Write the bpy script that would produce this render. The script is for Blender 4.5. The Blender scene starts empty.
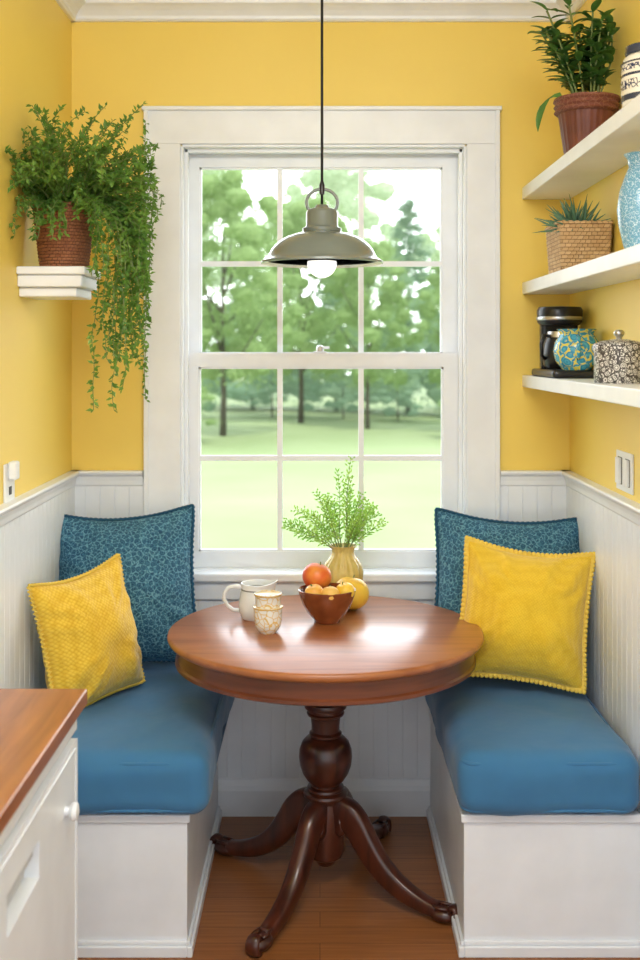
import bpy, math, random
from mathutils import Vector, Matrix, Euler, noise
random.seed(7)
F=1100.0; H=1.65; HY=350.0
D_BACK=3.92; XL=-.885; XR=.89; ZC=2.88
def PX(px,d): return (px-320)*d/F
def PZ(py,d): return H-(py-HY)*d/F
S=bpy.context.scene
S.view_settings.view_transform='Standard'
S.view_settings.look='None'
S.view_settings.exposure=0.14

# ---------------- materials ----------------
def mat(name,col,rough=.5,col2=None,nscale=8,stretch=(1,1,1),bump=0,bscale=60,metal=0,coat=0,trans=0,emit=0,sheen=0,spec=None,contrast=(.35,.65)):
    m=bpy.data.materials.new(name); m.use_nodes=True
    nt=m.node_tree; b=nt.nodes['Principled BSDF']; L=nt.links
    b.inputs['Roughness'].default_value=rough; b.inputs['Metallic'].default_value=metal
    if coat: b.inputs['Coat Weight'].default_value=coat; b.inputs['Coat Roughness'].default_value=.12
    if sheen: b.inputs['Sheen Weight'].default_value=sheen
    if spec is not None: b.inputs['Specular IOR Level'].default_value=spec
    tc=nt.nodes.new('ShaderNodeTexCoord'); mp=nt.nodes.new('ShaderNodeMapping'); mp.inputs['Scale'].default_value=stretch
    L.new(tc.outputs['Object'],mp.inputs['Vector'])
    n=nt.nodes.new('ShaderNodeTexNoise'); n.inputs['Scale'].default_value=nscale; n.inputs['Detail'].default_value=5
    L.new(mp.outputs[0],n.inputs['Vector'])
    if col2 is None: col2=tuple(c*.94 for c in col)
    r=nt.nodes.new('ShaderNodeValToRGB'); r.color_ramp.elements[0].position=contrast[0]; r.color_ramp.elements[1].position=contrast[1]
    r.color_ramp.elements[0].color=(*col2,1); r.color_ramp.elements[1].color=(*col,1)
    L.new(n.outputs['Fac'],r.inputs['Fac']); L.new(r.outputs[0],b.inputs['Base Color'])
    if bump:
        n2=nt.nodes.new('ShaderNodeTexNoise'); n2.inputs['Scale'].default_value=bscale; L.new(mp.outputs[0],n2.inputs['Vector'])
        bp=nt.nodes.new('ShaderNodeBump'); bp.inputs['Strength'].default_value=bump; bp.inputs['Distance'].default_value=.01
        L.new(n2.outputs['Fac'],bp.inputs['Height']); L.new(bp.outputs[0],b.inputs['Normal'])
    if emit:
        L.new(r.outputs[0],b.inputs['Emission Color']); b.inputs['Emission Strength'].default_value=emit
    if trans:
        t=nt.nodes.new('ShaderNodeBsdfTranslucent'); mx=nt.nodes.new('ShaderNodeMixShader'); mx.inputs[0].default_value=trans
        L.new(r.outputs[0],t.inputs['Color']); L.new(b.outputs[0],mx.inputs[1]); L.new(t.outputs[0],mx.inputs[2])
        L.new(mx.outputs[0],nt.nodes['Material Output'].inputs['Surface'])
    return m
def mat_pattern(name,c1,c2,c3=None,scale=30,rough=.6,width=.06,bump=.3,stretch=(1,1,1),soft=.04):
    m=bpy.data.materials.new(name); m.use_nodes=True
    nt=m.node_tree; b=nt.nodes['Principled BSDF']; L=nt.links; b.inputs['Roughness'].default_value=rough
    tc=nt.nodes.new('ShaderNodeTexCoord'); mp=nt.nodes.new('ShaderNodeMapping'); mp.inputs['Scale'].default_value=stretch
    L.new(tc.outputs['Object'],mp.inputs['Vector'])
    v=nt.nodes.new('ShaderNodeTexVoronoi'); v.feature='DISTANCE_TO_EDGE'; v.inputs['Scale'].default_value=scale
    L.new(mp.outputs[0],v.inputs['Vector'])
    r=nt.nodes.new('ShaderNodeValToRGB'); r.color_ramp.interpolation='LINEAR'
    r.color_ramp.elements[0].position=width; r.color_ramp.elements[0].color=(*c2,1)
    r.color_ramp.elements[1].position=width+soft; r.color_ramp.elements[1].color=(*c1,1)
    L.new(v.outputs['Distance'],r.inputs['Fac'])
    out=r.outputs[0]
    if c3:
        v2=nt.nodes.new('ShaderNodeTexVoronoi'); v2.inputs['Scale'].default_value=scale; L.new(mp.outputs[0],v2.inputs['Vector'])
        w=nt.nodes.new('ShaderNodeMath'); w.operation='SINE'
        w0=nt.nodes.new('ShaderNodeMath'); w0.operation='MULTIPLY'; w0.inputs[1].default_value=22
        L.new(v2.outputs['Distance'],w0.inputs[0]); L.new(w0.outputs[0],w.inputs[0])
        gt=nt.nodes.new('ShaderNodeMath'); gt.operation='GREATER_THAN'; gt.inputs[1].default_value=.25; L.new(w.outputs[0],gt.inputs[0])
        mx=nt.nodes.new('ShaderNodeMixRGB'); L.new(gt.outputs[0],mx.inputs[0]); L.new(out,mx.inputs[1]); mx.inputs[2].default_value=(*c3,1)
        out=mx.outputs[0]
    L.new(out,b.inputs['Base Color'])
    if bump:
        bp=nt.nodes.new('ShaderNodeBump'); bp.inputs['Strength'].default_value=bump; bp.inputs['Distance'].default_value=.004
        L.new(v.outputs['Distance'],bp.inputs['Height']); L.new(bp.outputs[0],b.inputs['Normal'])
    return m
def mat_weave(name,c1,c2,scale=90,rough=.9,bump=.6,sheen=.3,rand=.3,dist=.004):
    m=bpy.data.materials.new(name); m.use_nodes=True
    nt=m.node_tree; b=nt.nodes['Principled BSDF']; L=nt.links; b.inputs['Roughness'].default_value=rough; b.inputs['Sheen Weight'].default_value=sheen
    tc=nt.nodes.new('ShaderNodeTexCoord')
    mp=nt.nodes.new('ShaderNodeMapping'); mp.inputs['Rotation'].default_value=(0,.7,0); mp.inputs['Scale'].default_value=(1,.3,1); L.new(tc.outputs['Object'],mp.inputs['Vector'])
    v=nt.nodes.new('ShaderNodeTexVoronoi'); v.inputs['Scale'].default_value=scale; v.inputs['Randomness'].default_value=rand
    L.new(mp.outputs[0],v.inputs['Vector'])
    r=nt.nodes.new('ShaderNodeValToRGB'); r.color_ramp.elements[0].position=.25; r.color_ramp.elements[0].color=(*c1,1)
    r.color_ramp.elements[1].position=.75; r.color_ramp.elements[1].color=(*c2,1)
    L.new(v.outputs['Distance'],r.inputs['Fac']); L.new(r.outputs[0],b.inputs['Base Color'])
    bp=nt.nodes.new('ShaderNodeBump'); bp.invert=True; bp.inputs['Strength'].default_value=bump; bp.inputs['Distance'].default_value=dist
    L.new(v.outputs['Distance'],bp.inputs['Height']); L.new(bp.outputs[0],b.inputs['Normal'])
    return m
def mat_basket(name,c1,c2,c3,bw=.022,rh=.011):
    m=bpy.data.materials.new(name); m.use_nodes=True
    nt=m.node_tree; b=nt.nodes['Principled BSDF']; L=nt.links; b.inputs['Roughness'].default_value=.75
    tc=nt.nodes.new('ShaderNodeTexCoord'); sp=nt.nodes.new('ShaderNodeSeparateXYZ'); L.new(tc.outputs['Object'],sp.inputs[0])
    ad=nt.nodes.new('ShaderNodeMath'); ad.operation='ADD'; L.new(sp.outputs[0],ad.inputs[0]); L.new(sp.outputs[1],ad.inputs[1])
    cb=nt.nodes.new('ShaderNodeCombineXYZ'); L.new(ad.outputs[0],cb.inputs[0]); L.new(sp.outputs[2],cb.inputs[1])
    br=nt.nodes.new('ShaderNodeTexBrick'); br.inputs['Scale'].default_value=1; br.inputs['Brick Width'].default_value=bw; br.inputs['Row Height'].default_value=rh
    br.inputs['Mortar Size'].default_value=.0012; br.inputs['Mortar Smooth'].default_value=1.0
    br.inputs['Color1'].default_value=(*c1,1); br.inputs['Color2'].default_value=(*c2,1); br.inputs['Mortar'].default_value=(*c3,1)
    L.new(cb.outputs[0],br.inputs['Vector']); L.new(br.outputs['Color'],b.inputs['Base Color'])
    bp=nt.nodes.new('ShaderNodeBump'); bp.invert=True; bp.inputs['Strength'].default_value=.8; bp.inputs['Distance'].default_value=.004
    L.new(br.outputs['Fac'],bp.inputs['Height']); L.new(bp.outputs[0],b.inputs['Normal'])
    return m
def mat_wood(name,c1,c2,rough=.25,grain=(1,14,14),scale=3,coat=.3,dist=2.5,cr=.1):
    m=bpy.data.materials.new(name); m.use_nodes=True
    nt=m.node_tree; b=nt.nodes['Principled BSDF']; L=nt.links; b.inputs['Roughness'].default_value=rough
    b.inputs['Coat Weight'].default_value=coat; b.inputs['Coat Roughness'].default_value=cr
    tc=nt.nodes.new('ShaderNodeTexCoord'); mp=nt.nodes.new('ShaderNodeMapping'); mp.inputs['Scale'].default_value=grain
    L.new(tc.outputs['Object'],mp.inputs['Vector'])
    n=nt.nodes.new('ShaderNodeTexNoise'); n.inputs['Scale'].default_value=scale; n.inputs['Detail'].default_value=8; n.inputs['Distortion'].default_value=dist*.3
    L.new(mp.outputs[0],n.inputs['Vector'])
    r=nt.nodes.new('ShaderNodeValToRGB'); r.color_ramp.elements[0].position=.3; r.color_ramp.elements[0].color=(*c2,1)
    r.color_ramp.elements[1].position=.7; r.color_ramp.elements[1].color=(*c1,1)
    L.new(n.outputs['Fac'],r.inputs['Fac']); L.new(r.outputs[0],b.inputs['Base Color'])
    return m
def mat_floor():
    m=bpy.data.materials.new('oak_floor_boards'); m.use_nodes=True
    nt=m.node_tree; b=nt.nodes['Principled BSDF']; L=nt.links; b.inputs['Roughness'].default_value=.35
    tc=nt.nodes.new('ShaderNodeTexCoord')
    br=nt.nodes.new('ShaderNodeTexBrick'); br.inputs['Scale'].default_value=1; br.inputs['Brick Width'].default_value=1.3; br.inputs['Row Height'].default_value=.085
    br.inputs['Mortar Size'].default_value=.0012; br.inputs['Color1'].default_value=(.31,.115,.035,1); br.inputs['Color2'].default_value=(.38,.15,.047,1); br.inputs['Mortar'].default_value=(.14,.05,.018,1)
    L.new(tc.outputs['Object'],br.inputs['Vector'])
    mp=nt.nodes.new('ShaderNodeMapping'); mp.inputs['Scale'].default_value=(2,40,1); L.new(tc.outputs['Object'],mp.inputs['Vector'])
    n=nt.nodes.new('ShaderNodeTexNoise'); n.inputs['Scale'].default_value=2; n.inputs['Detail'].default_value=6; L.new(mp.outputs[0],n.inputs['Vector'])
    mx=nt.nodes.new('ShaderNodeMixRGB'); mx.blend_type='MULTIPLY'; mx.inputs[0].default_value=.6
    r=nt.nodes.new('ShaderNodeValToRGB'); r.color_ramp.elements[0].position=.3; r.color_ramp.elements[0].color=(.5,.42,.38,1); r.color_ramp.elements[1].position=.65
    L.new(n.outputs['Fac'],r.inputs['Fac']); L.new(br.outputs['Color'],mx.inputs[1]); L.new(r.outputs[0],mx.inputs[2]); L.new(mx.outputs[0],b.inputs['Base Color'])
    return m
M={}
M['yellow']=mat('yellow_wall_paint',(.88,.655,.135),.5,(.86,.635,.125),2.5,bump=.03,bscale=120)
M['white']=mat('white_trim_paint',(.85,.885,.925),.35)
M['white2']=mat('white_cabinet_paint',(.84,.88,.92),.3)
M['recess']=mat('painted_recess_shadow',(.55,.57,.59),.4)  # greyer than the door: recess shadow put into the colour
M['ceil']=mat('ceiling_paint',(.86,.88,.89),.8)
M['floor']=mat_floor()
M['tabletop']=mat_wood('table_top_wood',(.44,.160,.052),(.29,.092,.028),.34,(1.2,12,12),2.2,.35,cr=.22)
M['tablewood']=mat_wood('mahogany_wood',(.10,.023,.010),(.035,.009,.005),.3,(8,8,1.5),3,.3)
M['apron']=mat_wood('apron_wood',(.19,.052,.018),(.10,.026,.009),.28,(1.2,1.2,14),3,.3)
M['counter']=mat_wood('counter_wood',(.42,.16,.05),(.26,.085,.027),.28,(12,1.2,12),2.5,.3)
M['cushion']=mat('blue_seat_fabric',(.042,.18,.36),.85,(.036,.16,.33),5,bump=.55,bscale=9,sheen=.2)
M['bluepil']=mat_pattern('blue_damask_fabric',(.012,.07,.14),(.14,.33,.43),(.04,.16,.26),62,.85,.035,.6,soft=.09)
M['bluetrim']=mat('blue_trim_yarn',(.015,.085,.16),.9)
M['yelpil']=mat_weave('yellow_knit_fabric',(.88,.60,.06),(.72,.42,.018),110,bump=.7)
M['yelpil2']=mat_weave('yellow_plain_fabric',(.88,.60,.035),(.76,.47,.014),150,bump=.6,dist=.004)
M['yeltrim']=mat('yellow_trim_yarn',(.86,.62,.10),.9)
M['leaf']=mat('hanging_leaf',(.19,.35,.055),.5,(.06,.17,.022),14,trans=.35)
M['leafdk']=mat('broad_leaf',(.12,.28,.06),.4,(.04,.13,.03),18,trans=.2)
M['fern']=mat('fern_leaf',(.40,.60,.12),.5,(.22,.44,.06),20,trans=.4)
M['succ']=mat('succulent_leaf',(.14,.27,.16),.5,(.06,.16,.10),20)
M['stem']=mat('plant_stem',(.16,.21,.06),.6)
M['terra']=mat_basket('woven_brown_cane',(.36,.14,.06),(.27,.095,.04),(.11,.04,.018),.014,.0095)
M['terra2']=mat('dark_terracotta',(.19,.055,.03),.5,(.11,.03,.02),9)
M['terraband']=mat_pattern('carved_terracotta',(.17,.05,.03),(.24,.10,.06),None,70,.6,.05,.6)
M['soil']=mat('potting_soil',(.04,.025,.015),.95,bump=.8)
M['wicker']=mat_basket('natural_wicker',(.62,.42,.22),(.50,.31,.14),(.22,.12,.05),.017,.0115)
M['ceramic']=mat('white_ceramic',(.84,.87,.88),.15)
M['creamvase']=mat('ribbed_cream_glaze',(.70,.57,.20),.25,(.54,.40,.10),20)
M['bowl']=mat('brown_bowl_glaze',(.27,.075,.025),.18,(.16,.04,.012),12,coat=.3)
M['cup']=mat_pattern('yellow_floral_cup_glaze',(.84,.85,.80),(.76,.54,.18),None,52,.2,.03,0)
M['gold']=mat('yellow_glaze_line',(.70,.48,.14),.25)
M['greyglaze']=mat('grey_glaze_line',(.25,.26,.25),.25)
M['navy']=mat('navy_glaze_band',(.03,.04,.07),.25)
M['bluevase']=mat_pattern('blue_white_vase_glaze',(.17,.38,.52),(.55,.70,.78),(.11,.29,.44),120,.2,.05,0)
M['turq']=mat_pattern('turquoise_yellow_glaze',(.08,.40,.56),(.74,.66,.12),(.04,.28,.48),34,.2,.08,0)
M['tin']=mat_pattern('silver_floral_tin',(.74,.73,.70),(.04,.035,.035),(.10,.09,.085),70,.35,.06,0)
M['jarcream']=mat('cream_jar_glaze',(.74,.69,.58),.25)
M['bwjar']=mat_pattern('navy_cream_jar_glaze',(.72,.67,.56),(.03,.04,.09),None,90,.25,.08,0)
M['black']=mat('black_plastic',(.012,.012,.014),.3)
M['steel']=mat('brushed_steel',(.6,.6,.6),.35,metal=1)
M['shade']=mat('grey_green_enamel',(.175,.205,.185),.22,coat=.5)
M['shadein']=mat('cream_enamel',(.86,.86,.82),.35)
M['cord']=mat('black_cord',(.01,.01,.01),.6)
M['bulb']=mat('frosted_bulb',(.9,.9,.86),.3,emit=1.3)
M['peach']=mat('peach_skin',(.72,.10,.02),.35,(.80,.30,.05),7,contrast=(.35,.5))
M['orange']=mat('lemon_skin',(.88,.60,.07),.4,(.85,.50,.04),9,bump=.1,bscale=200)
M['apricot']=mat('apricot_skin',(.86,.55,.13),.4,(.82,.42,.08),12)
M['plate']=mat('plastic_plate',(.84,.87,.89),.35)
M['dark']=mat('dark_slot',(.03,.03,.03),.6)
M['grass']=mat('lawn_grass',(.285,.355,.165),.9,(.23,.305,.12),.35,contrast=(.3,.7))
M['bark']=mat('tree_bark',(.16,.14,.11),.9,(.10,.09,.07),4)
M['tl1']=mat('maple_foliage_haze_glow',(.34,.46,.20),.9,(.22,.34,.13),.5,trans=.35,emit=.42,spec=.1)  # leaves emit a little to imitate bright outdoor haze
M['tl2']=mat('haze_pale_foliage',(.46,.54,.38),.9,(.36,.46,.30),.5,trans=.35,emit=.85,spec=.1)  # distance haze painted in: paler colour plus stronger leaf emission
M['tl3']=mat('evergreen_foliage_haze_glow',(.22,.31,.20),.9,(.15,.25,.16),.5,trans=.2,emit=.65,spec=.1)  # emission lifts the dark needles, imitating haze
gm=bpy.data.materials.new('window_glass'); gm.use_nodes=True
nt=gm.node_tree; nt.nodes.remove(nt.nodes['Principled BSDF'])
t=nt.nodes.new('ShaderNodeBsdfTransparent'); t.inputs[0].default_value=(.99,.99,.99,1); g=nt.nodes.new('ShaderNodeBsdfGlossy'); g.inputs['Roughness'].default_value=.3
mx=nt.nodes.new('ShaderNodeMixShader'); mx.inputs[0].default_value=.008
nt.links.new(t.outputs[0],mx.inputs[1]); nt.links.new(g.outputs[0],mx.inputs[2]); nt.links.new(mx.outputs[0],nt.nodes['Material Output'].inputs[0])
M['glass']=gm

# ---------------- mesh builder ----------------
class MB:
    def __init__(s): s.v=[]; s.f=[]; s.mi=[]; s.cur=0
    def add(s,vs,fs):
        o=len(s.v); s.v+= [tuple(x) for x in vs]; s.f+=[tuple(i+o for i in f) for f in fs]; s.mi+=[s.cur]*len(fs); return s
    def box(s,x0,x1,y0,y1,z0,z1):
        vs=[(x0,y0,z0),(x1,y0,z0),(x1,y1,z0),(x0,y1,z0),(x0,y0,z1),(x1,y0,z1),(x1,y1,z1),(x0,y1,z1)]
        return s.add(vs,[(0,3,2,1),(4,5,6,7),(0,1,5,4),(1,2,6,5),(2,3,7,6),(3,0,4,7)])
    def lathe(s,prof,seg=48,c=(0,0,0),fn=None):
        vs=[];fs=[];n=len(prof)
        for i,(r,z) in enumerate(prof):
            for j in range(seg):
                a=2*math.pi*j/seg; p=(r*math.cos(a),r*math.sin(a),z)
                if fn: p=fn(p,a,i)
                vs.append((p[0]+c[0],p[1]+c[1],p[2]+c[2]))
        for i in range(n-1):
            for j in range(seg):
                k=(j+1)%seg; fs.append((i*seg+j,i*seg+k,(i+1)*seg+k,(i+1)*seg+j))
        fs.append(tuple(range(seg-1,-1,-1)))
        fs.append(tuple((n-1)*seg+j for j in range(seg)))
        return s.add(vs,fs)
    def tube(s,pts,rad,seg=8,closed=False,sy=1.0):
        pts=[Vector(p) for p in pts]; n=len(pts)
        if not hasattr(rad,'__len__'): rad=[rad]*n
        vs=[];fs=[]; up=None
        for i in range(n):
            if closed: t=pts[(i+1)%n]-pts[i-1]
            else: t=pts[min(i+1,n-1)]-pts[max(i-1,0)]
            if t.length<1e-9: t=Vector((0,0,1))
            t.normalize()
            if up is None:
                up=Vector((0,0,1)) if abs(t.z)<.9 else Vector((1,0,0))
            u=up-t*up.dot(t)
            if u.length<1e-6: u=t.orthogonal()
            u.normalize(); w=t.cross(u); up=u
            for j in range(seg):
                a=2*math.pi*j/seg; vs.append(pts[i]+(u*math.cos(a)+w*math.sin(a)*sy)*rad[i])
        for i in range(n if closed else n-1):
            i2=(i+1)%n
            for j in range(seg):
                k=(j+1)%seg; fs.append((i*seg+j,i*seg+k,i2*seg+k,i2*seg+j))
        if not closed: fs.append(tuple(range(seg-1,-1,-1))); fs.append(tuple((n-1)*seg+j for j in range(seg)))
        return s.add(vs,fs)
    def sphere(s,c,r,seg=10,rings=6,sc=(1,1,1)):
        pr=[(max(1e-5,r*math.sin(math.pi*i/rings)),-r*math.cos(math.pi*i/rings)) for i in range(rings+1)]
        return s.lathe(pr,seg,c,lambda p,a,i:(p[0]*sc[0],p[1]*sc[1],p[2]*sc[2]))
    def leaf(s,p,d,nrm,L,W,fold=.25,curve=0):
        p=Vector(p); d=d.normalized(); sd=d.cross(nrm)
        if sd.length<1e-5: sd=d.orthogonal()
        sd.normalize(); up=sd.cross(d)
        vs=[p,p+d*L*.45+sd*W*.5+up*W*fold,p+d*L-up*curve*L,p+d*L*.45-sd*W*.5+up*W*fold,p+d*L*.5]
        return s.add(vs,[(0,1,4),(1,2,4),(0,4,3),(4,2,3)])
    def build(s,name,mats,parent=None,loc=(0,0,0),rot=(0,0,0),smooth=False,bevel=0,seg=2,sub=0,angle=40,mesh=None):
        me=bpy.data.meshes.new(name); me.from_pydata(s.v,[],s.f)
        if not isinstance(mats,(list,tuple)): mats=[mats]
        for m in mats: me.materials.append(m)
        if len(mats)>1: me.polygons.foreach_set('material_index',s.mi)
        me.update()
        if smooth: me.polygons.foreach_set('use_smooth',[True]*len(me.polygons))
        o=bpy.data.objects.new(name,me); S.collection.objects.link(o)
        o.location=loc; o.rotation_euler=rot
        if parent: o.parent=parent
        if bevel:
            b=o.modifiers.new('bevel','BEVEL'); b.width=bevel; b.segments=seg; b.limit_method='ANGLE'; b.angle_limit=math.radians(angle)
        if smooth and not sub and smooth!='full':
            try:
                me.set_sharp_from_angle(angle=math.radians(angle))
            except Exception: pass
        return o
def root(name,loc,label,cat,group=None,rot=(0,0,0)):
    e=bpy.data.objects.new(name,None); e.empty_display_size=.05; S.collection.objects.link(e); e.location=loc; e.rotation_euler=rot
    return tag(e,label,cat,group)
def tag(o,label,cat,group=None):
    o['label']=label; o['category']=cat
    if group: o['group']=group
    return o
def struct(o,label=None):
    o['kind']='structure'
    if label: o['label']=label
    return o
def roundbox(sx,sy,sz,r,n=(24,30,10),crown=0,wob=0):
    mb=MB(); idx={}
    vs=[];fs=[]
    def vert(i,j,k):
        key=(i,j,k)
        if key in idx: return idx[key]
        def cc(t,N,h):
            u=-1+2*t/N; u=math.sin(u*math.pi/2)*.5+u*.5
            return u*h
        p=Vector((cc(i,n[0],sx/2),cc(j,n[1],sy/2),cc(k,n[2],sz/2)))
        q=Vector((max(-sx/2+r,min(sx/2-r,p.x)),max(-sy/2+r,min(sy/2-r,p.y)),max(-sz/2+r,min(sz/2-r,p.z))))
        dd=p-q
        if dd.length>1e-6: p=q+dd.normalized()*r
        if crown and p.z>0:
            p.z+=crown*(1-min(1,abs(p.x)/(sx/2))**3)*(1-min(1,abs(p.y)/(sy/2))**3)
        if wob:
            w=noise.noise(p*5)*wob+noise.noise(p*14)*wob*.35; p+=p.normalized()*w
        idx[key]=len(vs); vs.append((p.x,p.y,p.z+sz/2)); return idx[key]
    for k in (0,n[2]):
        for i in range(n[0]):
            for j in range(n[1]):
                q=(vert(i,j,k),vert(i+1,j,k),vert(i+1,j+1,k),vert(i,j+1,k)); fs.append(q if k else q[::-1])
    for j in (0,n[1]):
        for i in range(n[0]):
            for k in range(n[2]):
                q=(vert(i,j,k),vert(i+1,j,k),vert(i+1,j,k+1),vert(i,j,k+1)); fs.append(q[::-1] if j else q)
    for i in (0,n[0]):
        for j in range(n[1]):
            for k in range(n[2]):
                q=(vert(i,j,k),vert(i,j+1,k),vert(i,j+1,k+1),vert(i,j,k+1)); fs.append(q if i else q[::-1])
    mb.add(vs,fs); return mb

# ---------------- room shell ----------------
OX0,OX1=-.490,.515; OZ0,OZ1=.86,2.375; T=.16
mb=MB(); mb.box(XL-.12,OX0,D_BACK,D_BACK+T,0,ZC); mb.box(OX1,XR+.12,D_BACK,D_BACK+T,0,ZC); mb.box(OX0,OX1,D_BACK,D_BACK+T,0,OZ0); mb.box(OX0,OX1,D_BACK,D_BACK+T,OZ1,ZC)
struct(mb.build('wall_back',M['yellow']),'yellow painted wall with a sash window')
struct(MB().box(XL-.12,XL,1.15,D_BACK,0,ZC).build('wall_left',M['yellow']),'yellow painted wall')
struct(MB().box(XR,XR+.12,1.15,D_BACK,0,ZC).build('wall_right',M['yellow']),'yellow painted wall')
struct(MB().box(-3,3,-1.5,D_BACK+T,-.08,0).build('floor',M['floor']),'warm brown wooden board floor')
struct(MB().box(-3,3,-1.5,D_BACK+T,ZC,ZC+.1).build('ceiling',M['ceil']),'white painted ceiling')
def prism(mb,prof,p0,p1,inward):
    p0=Vector(p0);p1=Vector(p1);iv=Vector(inward);n=len(prof)
    vs=[p0+iv*a+Vector((0,0,z)) for a,z in prof]+[p1+iv*a+Vector((0,0,z)) for a,z in prof]
    fs=[(i,(i+1)%n,(i+1)%n+n,i+n) for i in range(n)]+[tuple(range(n-1,-1,-1)),tuple(range(n,2*n))]
    mb.add(vs,fs)
def three(prof,name,label,y0=1.15):
    mb=MB()
    prism(mb,prof,(XL,D_BACK,0),(XR,D_BACK,0),(0,-1,0))
    prism(mb,prof,(XL,D_BACK,0),(XL,y0,0),(1,0,0))
    prism(mb,prof,(XR,y0,0),(XR,D_BACK,0),(-1,0,0))
    return struct(mb.build(name,M['white']),label)
three([(0,ZC),(.065,ZC),(.062,ZC-.012),(.05,ZC-.018),(.035,ZC-.03),(.022,ZC-.045),(.02,ZC-.055),(.012,ZC-.062),(0,ZC-.062)],'trim_1','white crown moulding')
def bead(mb,p0,p1,inward,z0,z1,th=.014,step=.052):
    p0=Vector(p0);p1=Vector(p1);iv=Vector(inward);L=(p1-p0).length;d=(p1-p0)/L
    pts=[(0,th)];x=step
    while x<L-.01:
        pts+=[(x-.0016,th),(x-.0006,th-.003),(x+.0006,th-.003),(x+.0016,th)]; x+=step
    pts+=[(L,th)]
    vs=[];fs=[]
    for a,b in pts:
        q=p0+d*a+iv*b; vs+=[q+Vector((0,0,z0)),q+Vector((0,0,z1))]
    for i in range(len(pts)-1): fs.append((2*i,2*i+2,2*i+3,2*i+1))
    mb.add(vs,fs)
RZ=1.222
mb=MB(); bead(mb,(XL,D_BACK,0),(OX0-.1,D_BACK,0),(0,-1,0),0,RZ-.03); bead(mb,(OX0-.1,D_BACK,0),(OX1+.1,D_BACK,0),(0,-1,0),0,OZ0-.02); bead(mb,(OX1+.1,D_BACK,0),(XR,D_BACK,0),(0,-1,0),0,RZ-.03)
bead(mb,(XL,D_BACK,0),(XL,1.15,0),(1,0,0),0,RZ-.03); bead(mb,(XR,D_BACK,0),(XR,1.15,0),(-1,0,0),0,RZ-.03)
struct(mb.build('trim_2',M['white']),'white beadboard wainscoting')
rp=[(0,RZ),(.034,RZ),(.037,RZ-.006),(.034,RZ-.013),(.024,RZ-.02),(.02,RZ-.035),(.018,RZ-.05),(.014,RZ-.056),(0,RZ-.056)]
mb=MB()
prism(mb,rp,(XL,D_BACK,0),(OX0-.138,D_BACK,0),(0,-1,0)); prism(mb,rp,(OX1+.124,D_BACK,0),(XR,D_BACK,0),(0,-1,0))
prism(mb,rp,(XL,D_BACK,0),(XL,1.15,0),(1,0,0)); prism(mb,rp,(XR,1.15,0),(XR,D_BACK,0),(-1,0,0))
struct(mb.build('trim_3',M['white']),'white moulded chair rail')
bp=[(0,0),(.03,0),(.03,.09),(.026,.098),(.022,.105),(.018,.125),(.014,.13),(0,.13)]
mb=MB(); prism(mb,bp,(-.36,D_BACK,0),(.39,D_BACK,0),(0,-1,0))
struct(mb.build('baseboard_back',M['white']),'white moulded baseboard')

# ---------------- window ----------------
W=bpy.data.objects.new('window_1',None); S.collection.objects.link(W); struct(W,'white double-hung sash window with divided panes')
CX0,CX1=OX0-.13,OX1+.118; CT=PZ(108,D_BACK)
mb=MB(); y0=D_BACK-.022
mb.box(CX0,OX0-.006,y0,D_BACK,OZ0,OZ1+.006); mb.box(OX1+.006,CX1,y0,D_BACK,OZ0,OZ1+.006); mb.box(CX0,CX1,y0,D_BACK,OZ1+.006,CT-.012)
mb.box(CX0-.004,CX0+.012,y0-.008,y0,OZ0,CT-.012); mb.box(CX1-.012,CX1+.004,y0-.008,y0,OZ0,CT-.012)
mb.box(CX0-.010,CX1+.010,y0-.014,D_BACK,CT-.014,CT)
mb.build('casing',M['white'],W,bevel=.002)
mb=MB(); mb.box(OX0-.006,OX0+.004,D_BACK-.012,D_BACK+T,OZ0,OZ1); mb.box(OX1-.004,OX1+.006,D_BACK-.012,D_BACK+T,OZ0,OZ1); mb.box(OX0,OX1,D_BACK-.012,D_BACK+T,OZ1-.004,OZ1+.006); 
mb.box(OX0+.004,OX0+.018,D_BACK+.02,D_BACK+.045,OZ0,OZ1-.004); mb.box(OX1-.018,OX1-.004,D_BACK+.02,D_BACK+.045,OZ0,OZ1-.004); mb.box(OX0,OX1,D_BACK+.02,D_BACK+.045,OZ1-.018,OZ1)
mb.box(OX0,OX1,D_BACK,D_BACK+T+.03,OZ0-.03,OZ0+.005)
mb.build('jamb',M['white'],W,bevel=.002)
mb=MB(); mb.box(CX0-.02,CX1+.02,D_BACK-.05,D_BACK+.05,OZ0-.028,OZ0+.002)
mb.build('sill',M['white'],W,bevel=.007,seg=3)
mb=MB(); mb.box(CX0,CX1,D_BACK-.026,D_BACK,OZ0-.095,OZ0-.028); mb.build('apron',M['white'],W,bevel=.004)
def sash(name,d,x0,x1,z0,z1,gx0,gx1,gz0,gz1,mx,mz,th=.035):
    mb=MB(); a,b=d-th/2,d+th/2
    mb.box(x0,gx0,a,b,z0,z1); mb.box(gx1,x1,a,b,z0,z1); mb.box(gx0,gx1,a,b,z0,gz0); mb.box(gx0,gx1,a,b,gz1,z1)
    hw=.0095
    for m in mx: mb.box(m-hw,m+hw,a+.006,b-.006,gz0,gz1)
    for m in mz: mb.box(gx0,gx1,a+.007,b-.007,m-hw,m+hw)
    e=.007
    mb.box(gx0,gx0+e,a+.008,b-.008,gz0,gz1); mb.box(gx1-e,gx1,a+.008,b-.008,gz0,gz1); mb.box(gx0,gx1,a+.008,b-.008,gz0,gz0+e); mb.box(gx0,gx1,a+.008,b-.008,gz1-e,gz1)
    o=mb.build(name,M['white'],W)
    vs=[(gx0,d,gz0),(gx1,d,gz0),(gx1,d,gz1),(gx0,d,gz1)]
    MB().add(vs,[(0,1,2,3)]).build('glass_pane',M['glass'],o)
    return o
dl=D_BACK+.065; du=D_BACK+.105
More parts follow.
